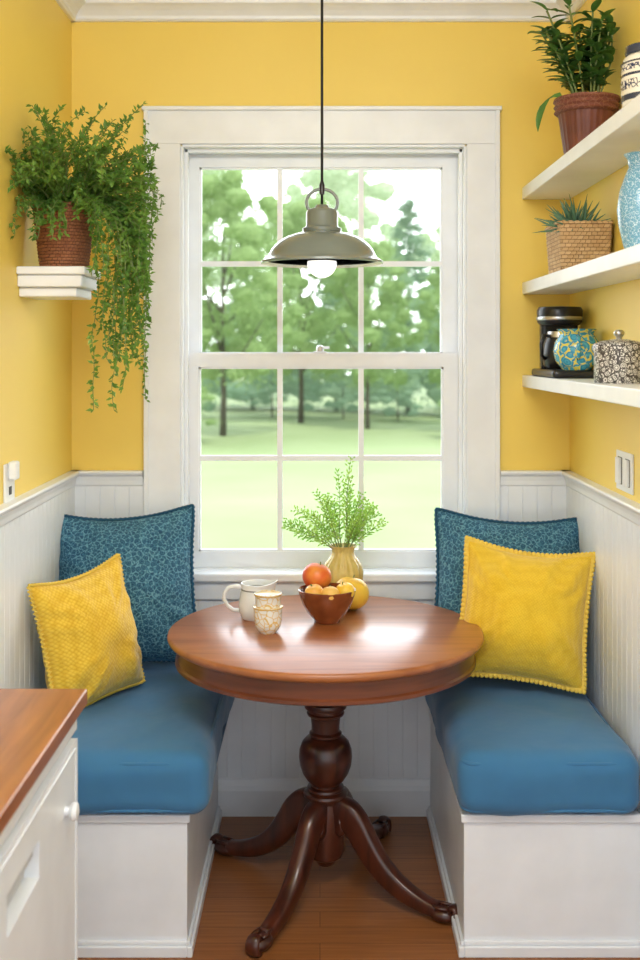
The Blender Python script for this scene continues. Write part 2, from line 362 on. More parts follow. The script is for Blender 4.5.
sash('lower_sash',dl,OX0+.006,OX1-.006,OZ0+.004,PZ(353,dl),PX(199,dl),PX(443,dl),PZ(551,dl),PZ(367,dl),[PX(280,dl),PX(361,dl)],[PZ(458,dl)])
sash('upper_sash',du,OX0+.006,OX1-.006,PZ(367,du),OZ1-.005,PX(200,du),PX(442,du),PZ(354,du),PZ(168,du),[PX(280,du),PX(361,du)],[PZ(264,du)])
mb=MB(); zz=PZ(353,dl); mb.box(-.024,.024,dl-.014,dl+.012,zz,zz+.007); mb.lathe([(.013,0),(.013,.016),(.008,.022)],16,(0,dl,zz+.006)); mb.box(-.004,.034,dl-.008,dl+.004,zz+.014,zz+.024)
mb.build('latch',M['steel'],W,bevel=.002)

# ---------------- benches ----------------
BF=3.0
def bench(name,x0,x1,inner,label):
    r=root(name,((x0+x1)/2,BF,0),label,'bench')
    cx=(x0+x1)/2; a,b=x0-cx,x1-cx; L=D_BACK-.016-BF
    MB().box(a,b,0,L,0,.362).build('bench_box',M['white'],r,bevel=.003)
    MB().box(a-(0 if inner>0 else .008),b+(.008 if inner>0 else 0),-.008,L,.362,.385).build('seat_board',M['white'],r,bevel=.004)
    mb=MB(); 
    mb.box(a,b,-.016,0,0,.03); mb.box(a,b,-.009,0,.03,.042)
    if inner>0: mb.box(b,b+.016,-.016,L-.02,0,.03); mb.box(b,b+.009,-.009,L-.02,.03,.042)
    else: mb.box(a-.016,a,-.016,L-.02,0,.03); mb.box(a-.009,a,-.009,L-.02,.03,.042)
    mb.build('base_moulding',M['white'],r,bevel=.003)
    return r
bench('built_in_bench',XL+.016,-.362,1,'white painted built-in bench below the hanging plant')
bench('built_in_bench',.392,XR-.016,-1,'white painted built-in bench below the wall shelves')
def seatcushion(x0,x1,y0,y1,z0,th,label):
    sx=x1-x0; sy=y1-y0
    mb=roundbox(sx,sy,th,.05,(36,48,18),.024,.016)
    o=mb.build('seat_cushion',M['cushion'],None,((x0+x1)/2,(y0+y1)/2,z0),smooth='full')
    tag(o,label,'cushion','blue bench cushions')
    for zz in (.020,th-.022):
        mb=MB(); pts=[]; rr=.038
        hx,hy=sx/2-.0135,sy/2-.0135
        for (cx,cy,a0) in ((hx-rr,hy-rr,0),(-hx+rr,hy-rr,90),(-hx+rr,-hy+rr,180),(hx-rr,-hy+rr,270)):
            for k in range(7):
                a=math.radians(a0+k*15); pts.append((cx+rr*math.cos(a),cy+rr*math.sin(a),zz))
        mb.tube(pts,.0052,8,True); mb.build('piping',M['cushion'],o,smooth='full')
    return o
seatcushion(XL+.02,-.302,2.955,D_BACK-.02,.386,.168,'blue fabric bench cushion on the bench below the hanging plant')
seatcushion(.372,XR-.02,2.955,D_BACK-.02,.386,.168,'blue fabric bench cushion on the bench below the wall shelves')

# ---------------- pillows ----------------
def pillow(name,w,h,t,fab,trim,loc,rot,label,kind,pull=.09,sag=.035):
    n=44; mb=MB(); vs=[];fs=[]
    def outline(u,v):
        x=w/2*u*(1-pull*(1-v*v)); z=h/2*v*(1-pull*(1-u*u))
        c=max(0,abs(u)+abs(v)-1.7)/.3
        x*=1-.03*c*c; z*=1-.03*c*c
        z-=sag*h*(1-u*u)*max(0,v)**2
        return x,z
    def pt(u,v,sgn):
        x,z=outline(u,v)
        e=(1-abs(u)**2.2)*(1-abs(v)**2.2)
        th=t/2*max(0,e)**.62*(1-.14*v)
        c=abs(u*v); ang=math.atan2(v,u)
        th*=1+.16*noise.noise(Vector((u*2.2+loc[0]*9,v*2.2,sgn+loc[1])))
        th+=t*.20*c*(1-c)*math.sin(ang*15+loc[0]*5+3*noise.noise(Vector((u*3,v*3,loc[0]))))*max(0,e)**.35
        return (x,sgn*th,z)
    for sgn in (-1,1):
        o=len(vs)
        for i in range(n+1):
            for j in range(n+1):
                u=math.sin((-1+2*i/n)*math.pi/2); v=math.sin((-1+2*j/n)*math.pi/2); vs.append(pt(u,v,sgn))
        for i in range(n):
            for j in range(n):
                a=o+i*(n+1)+j; q=(a,a+n+1,a+n+2,a+1); fs.append(q if sgn<0 else q[::-1])
    mb.add(vs,fs)
    o=mb.build(name,fab,None,loc,rot,smooth='full'); tag(o,label,'pillow')
    w_=o.modifiers.new('weld','WELD'); w_.merge_threshold=.0004
    mb=MB(); per=[]
    m=30
    for side in range(4):
        for k in range(m):
            q=-1+2*k/m
            u,v=[(q,-1),(1,q),(-q,1),(-1,-q)][side]
            x,z=outline(u,v); per.append(Vector((x,0,z)))
    if kind=='bobble':
        mb.tube(per,.006,6,True)
        for i,p in enumerate(per):
            mb.sphere(p+p.normalized()*.008,.0080,7,5)
    else:
        pts=[]
        for i,p in enumerate(per):
            for s_ in (0,1):
                q=p if s_==0 else (p+per[(i+1)%len(per)])/2
                pts.append(q+q.normalized()*(.006 if s_ else .002)+Vector((0,.005*(1 if s_ else -1),0)))
        mb.tube(pts,.0055,6,True)
    mb.build('trim',trim,o,smooth='full')
    return o
R=math.radians
pillow('throw_pillow',.49,.525,.24,M['bluepil'],M['bluetrim'],(PX(125,3.71),3.70,.856),(R(-17),R(-3),R(5)),'blue patterned pillow with fringed trim propped against wainscoting beside window','fringe')
pillow('throw_pillow',.365,.415,.22,M['yelpil'],M['yeltrim'],(PX(88,3.36),3.37,.776),(R(-10),R(-6),R(54)),'textured yellow pillow with braided trim leaning on a blue pillow','fringe')
pillow('throw_pillow',.515,.53,.24,M['bluepil'],M['bluetrim'],(PX(508,3.71),3.70,.842),(R(-17),R(3),R(-4)),'dark blue patterned pillow with fringed trim below the wall shelves','fringe')
pillow('throw_pillow',.405,.425,.24,M['yelpil2'],M['yeltrim'],(PX(524,3.48),3.48,.818),(R(-16),R(6),R(-8)),'yellow pillow with bobble trim leaning on a dark blue pillow','bobble')

# ---------------- table ----------------
TX,TY,TZ=.017,3.378,.795
t=root('pedestal_table',(TX,TY,0),'round mahogany pedestal table with a polished top and carved feet','table')
mb=MB(); mb.lathe([(.001,TZ-.028),(.455,TZ-.028),(.470,TZ-.026),(.478,TZ-.020),(.482,TZ-.012),(.480,TZ-.004),(.474,TZ),(.001,TZ)],128)
mb.build('table_top',M['tabletop'],t,smooth=True,angle=50)
mb=MB(); mb.lathe([(.40,TZ-.028),(.452,TZ-.028),(.452,TZ-.075),(.458,TZ-.080),(.458,TZ-.090),(.450,TZ-.094),(.40,TZ-.094)],128)
mb.build('table_apron',M['apron'],t,smooth=True)
prof=[(.001,TZ-.028),(.12,TZ-.028),(.12,TZ-.055),(.055,TZ-.065),(.05,.62),(.052,.575),(.064,.570),(.066,.562),(.064,.554),(.054,.550),(.054,.542),(.058,.538),(.056,.532),(.046,.526),(.043,.500),(.043,.482),(.050,.476),(.050,.470),(.046,.467),(.060,.460),(.072,.447),(.080,.425),(.082,.402),(.079,.378),(.070,.353),(.056,.332),(.045,.322),(.045,.316),(.056,.312),(.058,.306),(.054,.302),(.066,.297),(.068,.290),(.066,.284),(.054,.279),(.050,.268),(.055,.24),(.058,.20),(.058,.12),(.050,.10),(.034,.09),(.026,.075),(.001,.07)]
mb=MB(); mb.lathe(prof,40); mb.build('pedestal_column',M['tablewood'],t,smooth=True,angle=28)
def leg(ang):
    ctrl=[(.030,.220,.066),(.068,.240,.058),(.106,.218,.050),(.142,.168,.045),(.184,.116,.041),(.234,.076,.036),(.288,.050,.031),(.340,.035,.026),(.376,.030,.023)]
    pts=[];rad=[]
    n=len(ctrl)
    for i in range(n-1):
        p0=ctrl[max(i-1,0)];p1=ctrl[i];p2=ctrl[i+1];p3=ctrl[min(i+2,n-1)]
        for k in range(5):
            q=k/5
            c=[.5*((2*p1[a])+(-p0[a]+p2[a])*q+(2*p0[a]-5*p1[a]+4*p2[a]-p3[a])*q*q+(-p0[a]+3*p1[a]-3*p2[a]+p3[a])*q**3) for a in range(3)]
            pts.append(Vector((c[0],0,c[1]))); rad.append(c[2])
    pts.append(Vector((ctrl[-1][0],0,ctrl[-1][1]))); rad.append(ctrl[-1][2])
    vs=[];fs=[];sec=[]
    for k in range(16):
        a=2*math.pi*k/16; c,s_=math.cos(a),math.sin(a)
        sec.append((abs(c)**.55*(1 if c>=0 else -1),abs(s_)**.55*(1 if s_>=0 else -1)))
    N=len(pts)
    for i in range(N):
        t_=(pts[min(i+1,N-1)]-pts[max(i-1,0)]).normalized(); up=Vector((-t_.z,0,t_.x)); side=Vector((0,1,0))
        wd=.030-.008*(i/N)
        for (c,s_) in sec: vs.append(pts[i]+up*c*rad[i]*.88+side*s_*wd)
    for i in range(N-1):
        for k in range(16):
            k2=(k+1)%16; fs.append((i*16+k,i*16+k2,(i+1)*16+k2,(i+1)*16+k))
    fs.append(tuple(range(15,-1,-1))); fs.append(tuple((N-1)*16+k for k in range(16)))
    mb=MB(); mb.add(vs,fs)
    l=mb.build('table_leg',M['tablewood'],t,rot=(0,0,ang),smooth='full')
    mb=MB()
    mb.sphere((.392,0,.022),.022,18,12,(1.9,1.35,1.0))
    pp=[];rr=[]
    for k in range(12):
        a=-1.2+k*.42; q=.026-.0016*k; pp.append((.425+q*math.cos(a)*.8,0,.034+q*math.sin(a))); rr.append(.0125-.0005*k)
    mb.tube(pp,rr,12,sy=2.0)
    for s_ in (-1,1): mb.tube([(.36,.014*s_,.046),(.39,.018*s_,.044),(.415,.018*s_,.046)],[.004,.006,.004],8)
    mb.build('foot',M['tablewood'],l,smooth='full')
for a_ in (146,243,329,62): leg(math.radians(a_))

# ---------------- things on table ----------------
def sm(mb,name,m,parent=None,loc=(0,0,0),rot=(0,0,0),angle=50): return mb.build(name,m,parent,loc,rot,smooth=True,angle=angle)
bx,by=PX(327,3.46),3.46
pf=[(.001,.004),(.032,.004),(.036,0),(.040,.002),(.042,.010),(.062,.030),(.078,.058),(.087,.085),(.091,.103),(.088,.105),(.084,.101),(.079,.082),(.068,.052),(.045,.026),(.001,.016)]
o=sm(MB().lathe(pf,56),'bowl',M['bowl'],None,(bx,by,TZ)); tag(o,'glossy brown ceramic bowl filled with fruit on the table','bowl')
def fruit(name,m,r,loc,label,cat,sc=(1,1,.92)):
    pr=[]
    for i in range(17):
        a=math.pi*i/16; rr=r*math.sin(a); z=-r*math.cos(a)
        z-= .16*r*math.exp(-(rr/(r*.3))**2)*(1 if z>0 else -.5)
        pr.append((max(rr,1e-4),z))
    o=sm(MB().lathe(pr,28,fn=lambda p,a,i:(p[0]*sc[0],p[1]*sc[1],p[2]*sc[2])),name,m,None,loc,(random.uniform(-.4,.4),random.uniform(-.4,.4),random.uniform(0,6)),angle=80)
    tag(o,label,cat)
    MB().tube([(0,0,r*.72),(0.001,0,r*.85),(.003,0,r*1.0)],[.0022,.0018,.0022],6).build('fruit_stem',M['stem'],o)
fruit('peach',M['peach'],.047,(PX(317,3.49),3.495,TZ+.136),'red and orange peach on top of fruit in brown bowl','fruit')
fruit('apricot',M['apricot'],.030,(PX(314,3.42),3.418,TZ+.100),'pale yellow apricot in brown bowl','fruit')
fruit('apricot',M['apricot'],.030,(PX(330,3.40),3.400,TZ+.098),'pale yellow apricot in brown bowl','fruit')
fruit('apricot',M['orange'],.031,(PX(345,3.43),3.435,TZ+.101),'yellow orange apricot at the bowl rim','fruit')
fruit('orange_fruit',M['orange'],.060,(PX(351,3.62),3.62,TZ+.055),'large yellow orange fruit on the table beside the bowl','fruit')
cx,cy=PX(268,3.33),3.33
CS=.95
for k in range(2):
    z=TZ+k*.038
    r_=root('cup',(cx,cy,z),['small white cup with yellow floral pattern on the table','small white yellow-patterned cup nested inside another cup'][k],'cup','stacked cups on the table')
    r_.scale=(CS,CS,CS)
    pf=[(.001,.003),(.022,.003),(.025,0),(.027,.004),(.036,.012),(.0425,.028),(.0450,.050),(.0455,.078),(.0470,.084),(.0455,.0845),(.0432,.078),(.0425,.052),(.040,.030),(.034,.016),(.001,.010)]
    if k: pf=[(r*.89,zz_) for r,zz_ in pf[:8]]+[(.0435,.082),(.0440,.086),(.0415,.0865),(.039,.08),(.038,.05),(.034,.03),(.028,.018),(.001,.012)]
    sm(MB().lathe(pf,40),'cup_body',M['cup'],r_)
    rr=.0468 if k==0 else .0436
    MB().lathe([(rr-.001,.079),(rr+.0008,.080),(rr+.0008,.083),(rr-.001,.084)],40).build('rim_line',M['gold'],r_,smooth='full')
px_,py_=PX(257,3.51),3.51
def spout(p,a,i):
    k=max(0,(p[2]-.07)/.045)
    da=(a+math.pi*.0)%(2*math.pi); da=da if da<math.pi else da-2*math.pi
    w=math.exp(-(da/.45)**2)*k
    return (p[0]*(1+.35*w),p[1]*(1+.1*w),p[2]+.010*w)
t2=root('milk_pitcher',(px_,py_,TZ),'white ceramic pitcher with looped handle on the table','pitcher')
pf=[(.001,.003),(.042,.003),(.046,0),(.050,.004),(.057,.025),(.058,.050),(.053,.078),(.049,.096),(.051,.112),(.048,.112),(.045,.098),(.049,.078),(.054,.05),(.052,.025),(.001,.008)]
sm(MB().lathe(pf,48,fn=spout),'pitcher_body',M['ceramic'],t2)
MB().lathe([(.0500,.091),(.0503,.092),(.0494,.095),(.0490,.0955)],48).build('rim_line',M['greyglaze'],t2,smooth='full')
pts=[(-.047,0,.096),(-.065,0,.102),(-.088,0,.098),(-.103,0,.082),(-.105,0,.060),(-.094,0,.040),(-.076,0,.026),(-.053,0,.024)]
MB().tube(pts,[.007,.007,.0065,.006,.006,.006,.0065,.007],10).build('handle',M['ceramic'],t2,smooth='full')
vx,vy=PX(343,3.745),3.745
t3=root('fern_vase',(vx,vy,TZ),'ribbed cream vase holding green fern sprigs on the table','plant')
def rib(p,a,i):
    k=1+.025*math.cos(a*18); return (p[0]*k,p[1]*k,p[2])
pf=[(.001,.003),(.034,.003),(.040,0),(.044,.006),(.056,.035),(.066,.070),(.068,.100),(.060,.130),(.042,.153),(.036,.167),(.039,.180),(.047,.191),(.044,.191),(.033,.170),(.033,.145),(.001,.135)]
sm(MB().lathe(pf,108,fn=rib),'vase',M['creamvase'],t3)
mb=MB(); rnd=random.Random(3)
NF=24
for i in range(NF):
    a=2*math.pi*i/NF*3.7+rnd.uniform(-.3,.3); sp=rnd.uniform(.08,1.0)
    L=rnd.uniform(.17,.25) if sp>.5 else rnd.uniform(.20,.31)
    if i==0: sp=.05; L=.35
    p=Vector((.012*math.cos(a),.012*math.sin(a),.15)); d=Vector((math.cos(a)*sp*.85,math.sin(a)*sp*.35,1)).normalized()
    n=20; pts=[];st=L/n
    for k in range(n):
        if p.y>.12: p.y=.12
        pts.append(p.copy()); p=p+d*st; d=(d+Vector((math.cos(a)*.03*sp+rnd.uniform(-.06,.06),math.sin(a)*.01*sp,-.03*sp))).normalized()
    mb.cur=1; mb.tube(pts,[.0016*(1-.6*k/n) for k in range(n)],5); mb.cur=0
    for k in range(6,n):
        q=pts[k]; dd=(pts[k]-pts[k-1]).normalized()
        l=.020*math.sin(math.pi*(k-4)/(n-3))**.7+.006
        for s_ in (-1,1):
            side=dd.cross(Vector((rnd.uniform(-.9,.9),-1,rnd.uniform(-.3,.8)))).normalized()
            ld=(side*s_+dd*rnd.uniform(.5,1.4)+Vector((0,rnd.uniform(-.4,.4),rnd.uniform(-.2,.4)))).normalized()
            for m in range(2):
                c=q+ld*l*(m/2)*rnd.uniform(.7,1.4); mb.leaf(c,(ld+Vector((rnd.uniform(-.5,.5),rnd.uniform(-.5,.5),rnd.uniform(-.5,.5)))),Vector((0,-1,.5)),l*.7,.006)
mb.build('fern_fronds',[M['fern'],M['stem']],t3)

# ---------------- pendant ----------------
pd=3.38; ax=PX(322,pd)
rz=PZ(262,pd)
p=root('pendant_lamp',(ax,pd,rz),'grey-green enamel dome pendant lamp over the table','lamp')
pf=[(.166,.002),(.183,-.006),(.1875,-.004),(.187,.002),(.176,.008),(.168,.014),(.163,.024),(.156,.038),(.145,.052),(.128,.066),(.105,.078),(.080,.086),(.064,.090),(.060,.093),(.001,.093),(.001,.088),(.056,.087),(.078,.081),(.103,.073),(.125,.061),(.141,.048),(.152,.034),(.159,.020),(.162,.012),(.166,.002)]
mb=MB(); mb.lathe(pf,80)
o=mb.build('lamp_shade',[M['shade'],M['shadein']],p,smooth=True)
for poly in o.data.polygons:
    ring=min(poly.vertices)//80
    poly.material_index=1 if (ring>=14 or ring==0) else 0
mb=MB(); mb.lathe([(.001,.091),(.058,.091),(.060,.097),(.060,.103),(.052,.107),(.049,.112),(.049,.150),(.046,.158),(.036,.163),(.024,.166),(.018,.175),(.001,.178)],40); sm(mb,'socket_cap',M['shade'],p)
mb=MB(); mb.lathe([(.001,.088),(.022,.088),(.022,.052),(.020,.050),(.001,.050)],24); sm(mb,'bulb_holder',M['shadein'],p)
pts=[]
for k in range(24):
    a=2*math.pi*k/24; pts.append((.048*math.cos(a),0,.182+.042*math.sin(a)))
MB().tube(pts,.005,8,True).build('hanging_loop',M['shade'],p,smooth='full')
mb=MB(); mb.lathe([(.001,.205),(.008,.208),(.009,.235),(.004,.25),(.001,.25)],12); sm(mb,'cord_grip',M['black'],p)
MB().tube([(0,0,.17),(0,0,.5),(0,0,ZC-rz-.02)],.0042,8).build('cord',M['cord'],p,smooth='full')
mb=MB(); mb.lathe([(.001,ZC-rz-.03),(.04,ZC-rz-.028),(.058,ZC-rz-.012),(.06,ZC-rz),(.001,ZC-rz)],32); sm(mb,'ceiling_canopy',M['shade'],p)
mb=MB(); mb.sphere((0,0,-.004),.045,28,18); 
mb.lathe([(.02,.03),(.02,.055),(.001,.055)],16); sm(mb,'bulb',M['bulb'],p,angle=80)

# ---------------- woven vessels ----------------
def woven(rbot,rtop,h,rows,k,amp,power=2,sx=1,sy=1,th=.008):
    mb=MB(); seg=k*4; vs=[];fs=[]; nr=rows*4
    def rp(a,r):
        c,s=math.cos(a),math.sin(a)
        if power>2:
            u=(a/(math.pi/2))%4; sd=int(u); f=(u-sd)*2-1
            x,y=[(1,f),(-f,1),(-1,-f),(f,-1)][sd]
            m=(abs(x)**power+abs(y)**power)**(1/power)
            return r*x/m*sx,r*y/m*sy
        return r*c*sx,r*s*sy
    prof=[]
    for i in range(nr+1):
        f=i/nr; z=h*f; row=int(f*rows*.999); ph=f*rows-row
        bulge=math.sin(math.pi*min(1,ph)); prof.append((rbot+(rtop-rbot)*f,z,row,bulge))
    for r,z,row,bu in prof:
        for j in range(seg):
            a=2*math.pi*j/seg; rr=r+amp*bu*(1+.9*math.cos(k*a+math.pi*(row%2))); x,y=rp(a,rr); vs.append((x,y,z))
    for r,z in ((rtop-th,h),(rbot-th,.01)):
        for j in range(seg):
            a=2*math.pi*j/seg; x,y=rp(a,r); vs.append((x,y,z))
    n=len(prof)+2
    for i in range(n-1):
        for j in range(seg):
            q=(j+1)%seg; fs.append((i*seg+j,i*seg+q,(i+1)*seg+q,(i+1)*seg+j))
    fs.append(tuple(range(seg-1,-1,-1))); fs.append(tuple((n-1)*seg+j for j in range(seg)))
    mb.add(vs,fs)
    pts=[]
    for j in range(seg):
        a=2*math.pi*j/seg; x,y=rp(a,rtop-th/2+.003); pts.append((x,y,h+.002*math.cos(k*a)))
    mb.tube(pts,.006,8,True)
    return mb

SLX=-.684
sh=MB(); zt=PZ(266,3.2); 
sh.box(XL,SLX,3.2,3.44,zt-.024,zt); sh.box(XL,SLX-.012,3.212,3.44,zt-.060,zt-.024); sh.box(XL,SLX-.030,3.230,3.44,zt-.088,zt-.060)
o=sh.build('wall_shelf',M['white'],bevel=.005,seg=3); tag(o,'small white moulded shelf on yellow wall holding a hanging plant','shelf')
hx,hy,hz=-.770,3.312,zt
hp=root('hanging_plant',(hx,hy,hz),'lush trailing green plant in a woven reddish-brown basket','plant')
woven(.070,.092,.185,19,28,.0018).build('basket',M['terra'],hp,smooth='full')
sm(MB().lathe([(.001,.12),(.075,.12),(.080,.165),(.001,.17)],32),'soil',M['soil'],hp)
mb=MB(); rnd=random.Random(11)
def clampw(p):
    if p.x+hx<XL+.012: p.x=XL+.012-hx+rnd.uniform(0,.01)
    if p.y+hy>D_BACK-.02: p.y=D_BACK-.02-hy
    return p
def stem(p,d,L,grav,st=.010,leafL=.019,leafW=.010,wob=.12,r=.0012,lf=2,fromk=2,zmin=-9,xmax=9):
    n=int(L/st); pts=[]
    for k in range(n):
        if p.z<zmin: break
        pts.append(clampw(p.copy())); p=p+d*st
        d=(d+Vector((rnd.uniform(-wob,wob),rnd.uniform(-wob,wob),-grav+rnd.uniform(-wob,wob)*.5))).normalized()
        if p.x>xmax: d.x=-abs(d.x)*.2
        if p.z<.03 and p.z>-.10 and p.x+hx<SLX+.015 and p.y+hy>3.185 and p.y+hy<3.45:
            d.x+=.4; p.x+=.01; d.normalize()
        p=clampw(p)
    n=len(pts)
    if n<4: return
    mb.cur=1; mb.tube(pts,r,4); mb.cur=0
    for k in range(fromk,n):
        dd=(pts[k]-pts[k-1]); 
        if dd.length<1e-5: continue
        dd.normalize()
        for _ in range(lf):
            rv=Vector((rnd.uniform(-1,1),rnd.uniform(-1,1),rnd.uniform(-1,1)))
            ld=(dd*.5+rv.normalized()).normalized()
            f=rnd.uniform(.7,1.25)
            tip=pts[k]+ld*leafL*f
            if tip.x+hx<XL+.004: ld.x=abs(ld.x)
            mb.leaf(pts[k],ld,Vector((rnd.uniform(-.5,.5),-1,1)),leafL*f,leafW*f,.15)
for i in range(160):
    a=rnd.uniform(0,2*math.pi); el=rnd.uniform(.45,1.5)
    d=Vector((math.cos(a)*math.cos(el)*.8+.14,math.sin(a)*math.cos(el)*.6,math.sin(el)))
    stem(Vector((.05*math.cos(a)+.01,.05*math.sin(a),.16)),d.normalized(),rnd.uniform(.20,.41),.038,zmin=.12,xmax=.25)
for i in range(44):
    a=rnd.uniform(-1.1,1.2)
    d=Vector((math.cos(a)*.9,math.sin(a)*.7,rnd.uniform(.2,.9))).normalized()
    stem(Vector((.07*math.cos(a),.07*math.sin(a),.17)),d,rnd.uniform(.26,.44),.10,zmin=-.06,xmax=.24)
for i in range(14):
    a=rnd.uniform(-2.7,-1.0)
    d=Vector((math.cos(a)*.5,math.sin(a)*.9,rnd.uniform(.3,.7))).normalized()
    stem(Vector((.07*math.cos(a),.07*math.sin(a),.17)),d,rnd.uniform(.14,.26),.11,zmin=.06)
for i in range(26):
    a=-.95+1.6*i/25+rnd.uniform(-.1,.1)
    q=[.35,.6,.8,1.0][i%4]
    d=Vector((math.cos(a)*q+.12,math.sin(a)*.6,rnd.uniform(.1,.6))).normalized()
    stem(Vector((.085*math.cos(a),.085*math.sin(a),.17)),d,rnd.uniform(.5,.85),.13+.18*(1.05-q),wob=.14,st=.012,leafL=.020,leafW=.0105,zmin=rnd.choice([-.42,-.36,-.28,-.2,-.14]),xmax=.24)
mb.build('foliage',[M['leaf'],M['stem']],hp)

# ---------------- right shelves ----------------
SX=.72
def rshelf(zt,label,th=.042):
    o=MB().box(SX,XR,2.3,D_BACK,zt-th,zt).build('wall_shelf',M['white'],bevel=.003); tag(o,label,'shelf','floating shelves on the yellow wall'); return zt
Z1=rshelf(2.228,'white floating shelf holding a terracotta potted plant')
Z2=rshelf(1.890,'white floating shelf holding a succulent basket and blue vase')
Z3=rshelf(1.561,'white floating shelf holding a coffee maker, jug and tin')
q=root('potted_plant',(.795,3.28,Z1),'leafy green plant in a dark terracotta pot on the highest shelf','plant')
def ribp(p,a,i):
    k=1+.012*math.cos(a*26); return (p[0]*k,p[1]*k,p[2])
pf=[(.001,.002),(.058,.002),(.062,0),(.066,.01),(.082,.12),(.084,.127),(.001,.130)]
sm(MB().lathe(pf,130,fn=ribp),'plant_pot',M['terra2'],q)
sm(MB().lathe([(.080,.124),(.090,.125),(.096,.130),(.092,.136),(.091,.140),(.097,.146),(.093,.152),(.092,.156),(.098,.162),(.096,.170),(.088,.172),(.084,.15),(.080,.124)],48),'pot_rim',M['terraband'],q)
sm(MB().lathe([(.001,.13),(.080,.13),(.082,.15),(.001,.157)],32),'soil',M['soil'],q)
mb=MB(); rnd=random.Random(5)
def bigleaf(mb,p,d,nrm,L,W,droop=.3):
    d=d.normalized(); sd=d.cross(nrm); 
    if sd.length<1e-4: sd=d.orthogonal()
    sd.normalize(); n=7; vs=[];fs=[]; last=Vector(p)
    for k in range(n+1):
        f=k/n; w=W*.5*math.sin(math.pi*f**.8)**.8 if 0<f<1 else .0004
        up=sd.cross(d)
        base_=last+d*(L/n) if k else Vector(p)
        last=base_; d=(d+Vector((0,0,-droop/n))).normalized()
        vs+=[base_-sd*w+up*w*.35,base_,base_+sd*w+up*w*.35]
    for k in range(n):
        a=3*k; fs+=[(a,a+1,a+4,a+3),(a+1,a+2,a+5,a+4)]
    mb.add(vs,fs)
XM=XR-.795-.008
for i in range(20):
    a=rnd.uniform(0,2*math.pi); sp=rnd.uniform(.05,.42)
    d=Vector((math.cos(a)*sp-.12,math.sin(a)*sp,1)).normalized(); L=rnd.uniform(.20,.36); p0=Vector((.03*math.cos(a),.03*math.sin(a),.14)); pts=[];n=12
    for k in range(n):
        if p0.x>XM-.02: p0.x=XM-.02
        pts.append(p0.copy()); p0=p0+d*L/n; d=(d+Vector((math.cos(a)*.02,math.sin(a)*.02,-.01))).normalized()
    mb.cur=1; mb.tube(pts,.003,6); mb.cur=0
    for k in range(3,n):
        for s_ in (-1,1):
            rv=Vector((math.cos(a+s_*1.4+k),math.sin(a+s_*1.4+k),.5)); 
            if pts[k].x+rv.x*.08>XM: rv.x=-abs(rv.x)*.5
            bigleaf(mb,pts[k],rv,Vector((0,-.3,1)),rnd.uniform(.05,.08),.026,.5)
bigleaf(mb,Vector((-.075,-.02,.17)),Vector((-.35,-.1,.5)),Vector((0,-1,.4)),.16,.040,4.5)
mb.build('leaves',[M['leafdk'],M['stem']],q,smooth='full')
q=root('ginger_jar',(.808,2.70,Z1),'cream and navy banded ceramic jar on the highest shelf','jar')
sm(MB().lathe([(.001,.002),(.054,.002),(.058,0),(.063,.015),(.067,.05),(.067,.11),(.062,.135),(.052,.145),(.001,.145)],48),'jar_body',M['jarcream'],q)
sm(MB().lathe([(.001,.145),(.056,.145),(.058,.152),(.056,.166),(.03,.175),(.001,.176)],40),'jar_lid',M['navy'],q)
for (z0_,z1_,m_) in ((.030,.048,'navy'),(.056,.080,'bwjar'),(.088,.096,'navy'),(.102,.118,'bwjar'),(.121,.126,'navy')):
    rb=.0668 if z0_>.045 else .0652
    sm(MB().lathe([(rb-.002,z0_),(rb+.0012,z0_+.001),(rb+.0012 if z1_<.11 else rb-.0008,z1_-.001),(rb-.004,z1_)],48),'painted_band',M[m_],q)
q=root('succulent_basket',(.798,3.40,Z2),'spiky green succulent in a square wicker basket on the middle shelf','plant')
woven(.072,.080,.142,12,30,.0014,power=24,sx=1.0,sy=1.3).build('basket',M['wicker'],q,smooth=True,angle=60)
MB().box(-.060,.060,-.082,.082,.105,.128).build('soil',M['soil'],q)
mb=MB(); rnd=random.Random(8)
for i in range(110):
    a=rnd.uniform(0,2*math.pi); el=rnd.uniform(.12,1.35)
    d=Vector((math.cos(a)*math.cos(el)-.15,math.sin(a)*math.cos(el),math.sin(el)*.75)).normalized()
    L=rnd.uniform(.08,.14)
    p0=Vector((rnd.uniform(-.035,.02),rnd.uniform(-.05,.05),.122))
    while p0.x+d.x*L>XR-.798-.006: L*=.9; d.x-=.05
    pts=[p0+d*L*k/5+Vector((0,0,-.02*(k/5)**2*math.cos(el))) for k in range(6)]
    mb.tube(pts,[.0045,.005,.0045,.0035,.002,.0004],5)
mb.build('succulent_leaves',M['succ'],q,smooth='full')
o=sm(MB().lathe([(.001,.002),(.034,.002),(.038,0),(.046,.02),(.058,.07),(.062,.11),(.056,.155),(.042,.195),(.033,.215),(.036,.235),(.045,.248),(.041,.248),(.030,.23),(.028,.21),(.001,.2)],48),'vase',M['bluevase'],None,(.803,2.74,Z2))
tag(o,'blue and white patterned tall ceramic vase on the middle shelf','vase')
q=root('coffee_maker',(.805,3.60,Z3),'black coffee maker with steel band on the lowest shelf','coffee maker')
o=roundbox(.162,.36,.026,.010,(10,14,4)).build('base',M['black'],q,smooth='full')
